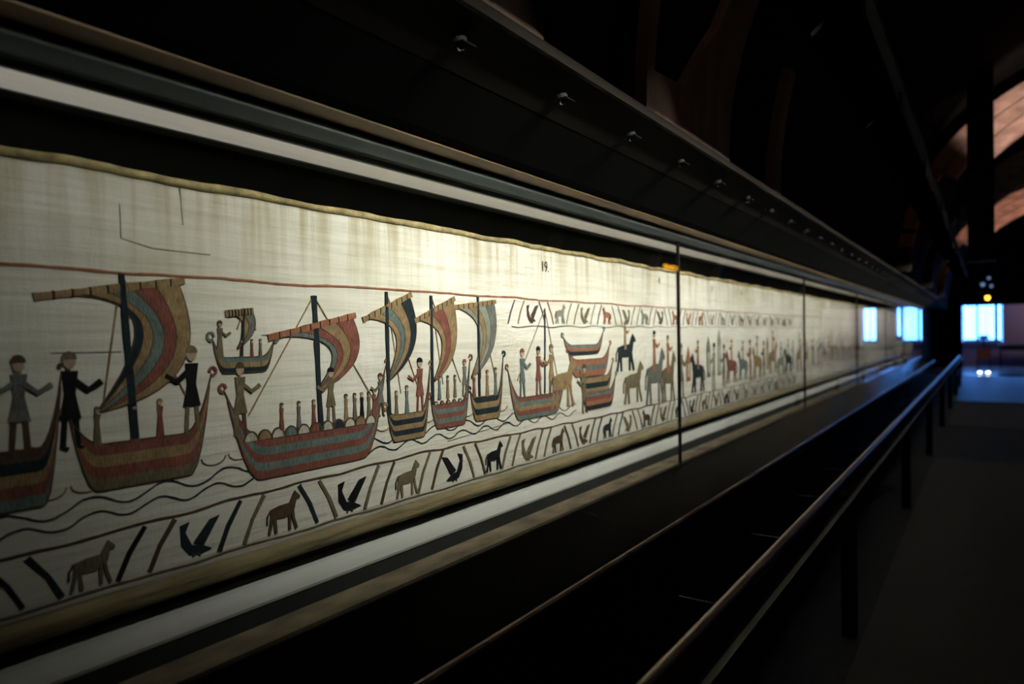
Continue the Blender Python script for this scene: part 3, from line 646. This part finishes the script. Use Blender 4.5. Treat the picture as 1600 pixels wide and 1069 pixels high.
for i, y in enumerate([.38+.052*q for q in range(24)]):
    A.line([(y+.026*math.cos(t)*.9, BT(y)+.085-.014*math.sin(t)) for t in [math.pi*k/6 for k in range(7)]], .0018, O if i % 3 else V, 2)
A.done('wave_line', cloth)
# lower and upper border: slanted bars and plain birds and animals between them
def bird(A, y, h, H, col, f):
    A.poly([(y-f*H*.35, h+H*.10), (y-f*H*.10, h+H*.25), (y+f*H*.15, h+H*.30), (y+f*H*.30, h+H*.62), (y+f*H*.20, h+H*.85), (y+f*H*.42, h+H*.80), (y+f*H*.40, h+H*.35), (y+f*H*.22, h+H*.10), (y, h+H*.05)], col, 3)
    A.poly([(y-f*H*.15, h+H*.25), (y-f*H*.55, h+H*.85), (y-f*H*.30, h+H*.80), (y+f*H*.1, h+H*.35)], col, 4)
    A.line([(y, h+H*.1), (y-f*H*.05, h)], H*.04, 'brown', 3); A.line([(y+f*H*.12, h+H*.1), (y+f*H*.12, h)], H*.04, 'brown', 3)
def border(y, y1, lo, hi, cols, step):
    i = 0
    while y < y1:
        H = hi(y)-lo; d = (.022, .022, -.022)[i % 3] * (1 if lo < 0 else .8)
        if i % 2 == 0:
            for q in (0, .05):
                A = Art(); A.line([(y+q-d, lo+.004), (y+q-d*.2, lo+H*.5), (y+q+d, lo+H-.004)], .0075 if lo < 0 else .004, R.choice(cols), 3); A.done('slanted_bar', cloth)
            y += .05+step
        else:
            A = Art(); c = R.choice(cols)
            if i % 4 == 1: bird(A, y, lo+.006, H*.85, c, R.choice([-1, 1])); nm = 'border_bird'
            else: beast(A, y, lo+.006, H*.8, H*.85, c, R.choice([-1, 1])); nm = 'border_animal'
            A.done(nm, cloth); y += step
        i += 1
border(.20, 5.2, -.384, BT, [B_, V, B_, K, V, N_], .062)
border(y8, 5.2, .028, lambda y: .106, [RU, GR, O, V, B_, SG], .058)
# faint darned seams and creases in the plain linen
for pts in ([(188, 318), (190, 372), (240, 388), (330, 398)], [(282, 292), (287, 352)], [(120, 455), (190, 452)], [(80, 552), (190, 550)], [(410, 524), (500, 521)], [(700, 690), (800, 660)]):
    P = [at(*p) for p in pts]; L_ = []
    for p, q in zip(P, P[1:]): L_ += [lerp(p, q, k/6) for k in range(6)]
    strip('darned_seam', L_+[P[-1]], .0016, SG if pts[0][1] < 400 else GR, 0)
# inked scene numbers on the plain linen
INK = mat('brown_ink', (.05, .035, .02), .9)
def numeral(txt, px, py, size):
    y, h = at(px, py); cu = bpy.data.curves.new('n', 'FONT'); cu.body = txt; cu.size = size*S; cu.extrude = .0004; cu.resolution_u = 3
    tmp = bpy.data.objects.new('n', cu); COL.objects.link(tmp); dg = bpy.context.evaluated_depsgraph_get()
    me = bpy.data.meshes.new_from_object(tmp.evaluated_get(dg)); bpy.data.objects.remove(tmp)
    o = bpy.data.objects.new('ink_numeral', me); COL.objects.link(o); me.materials.clear(); me.materials.append(INK); o.parent = cloth
    p = W(CX+.0022, y, h)-Vector(cloth['_o']); me.transform(Matrix.Translation(p) @ Matrix(((0, 0, 1, 0), (.8, 0, 0, 0), (0, 1, 0, 0), (0, 0, 0, 1))))
numeral('19.', 846, 424, .048); numeral('4', 1029, 444, .045); numeral('6', 1112, 455, .04); numeral('6', 1158, 461, .04)

for o in bpy.data.objects:
    if '_o' in o: del o['_o']
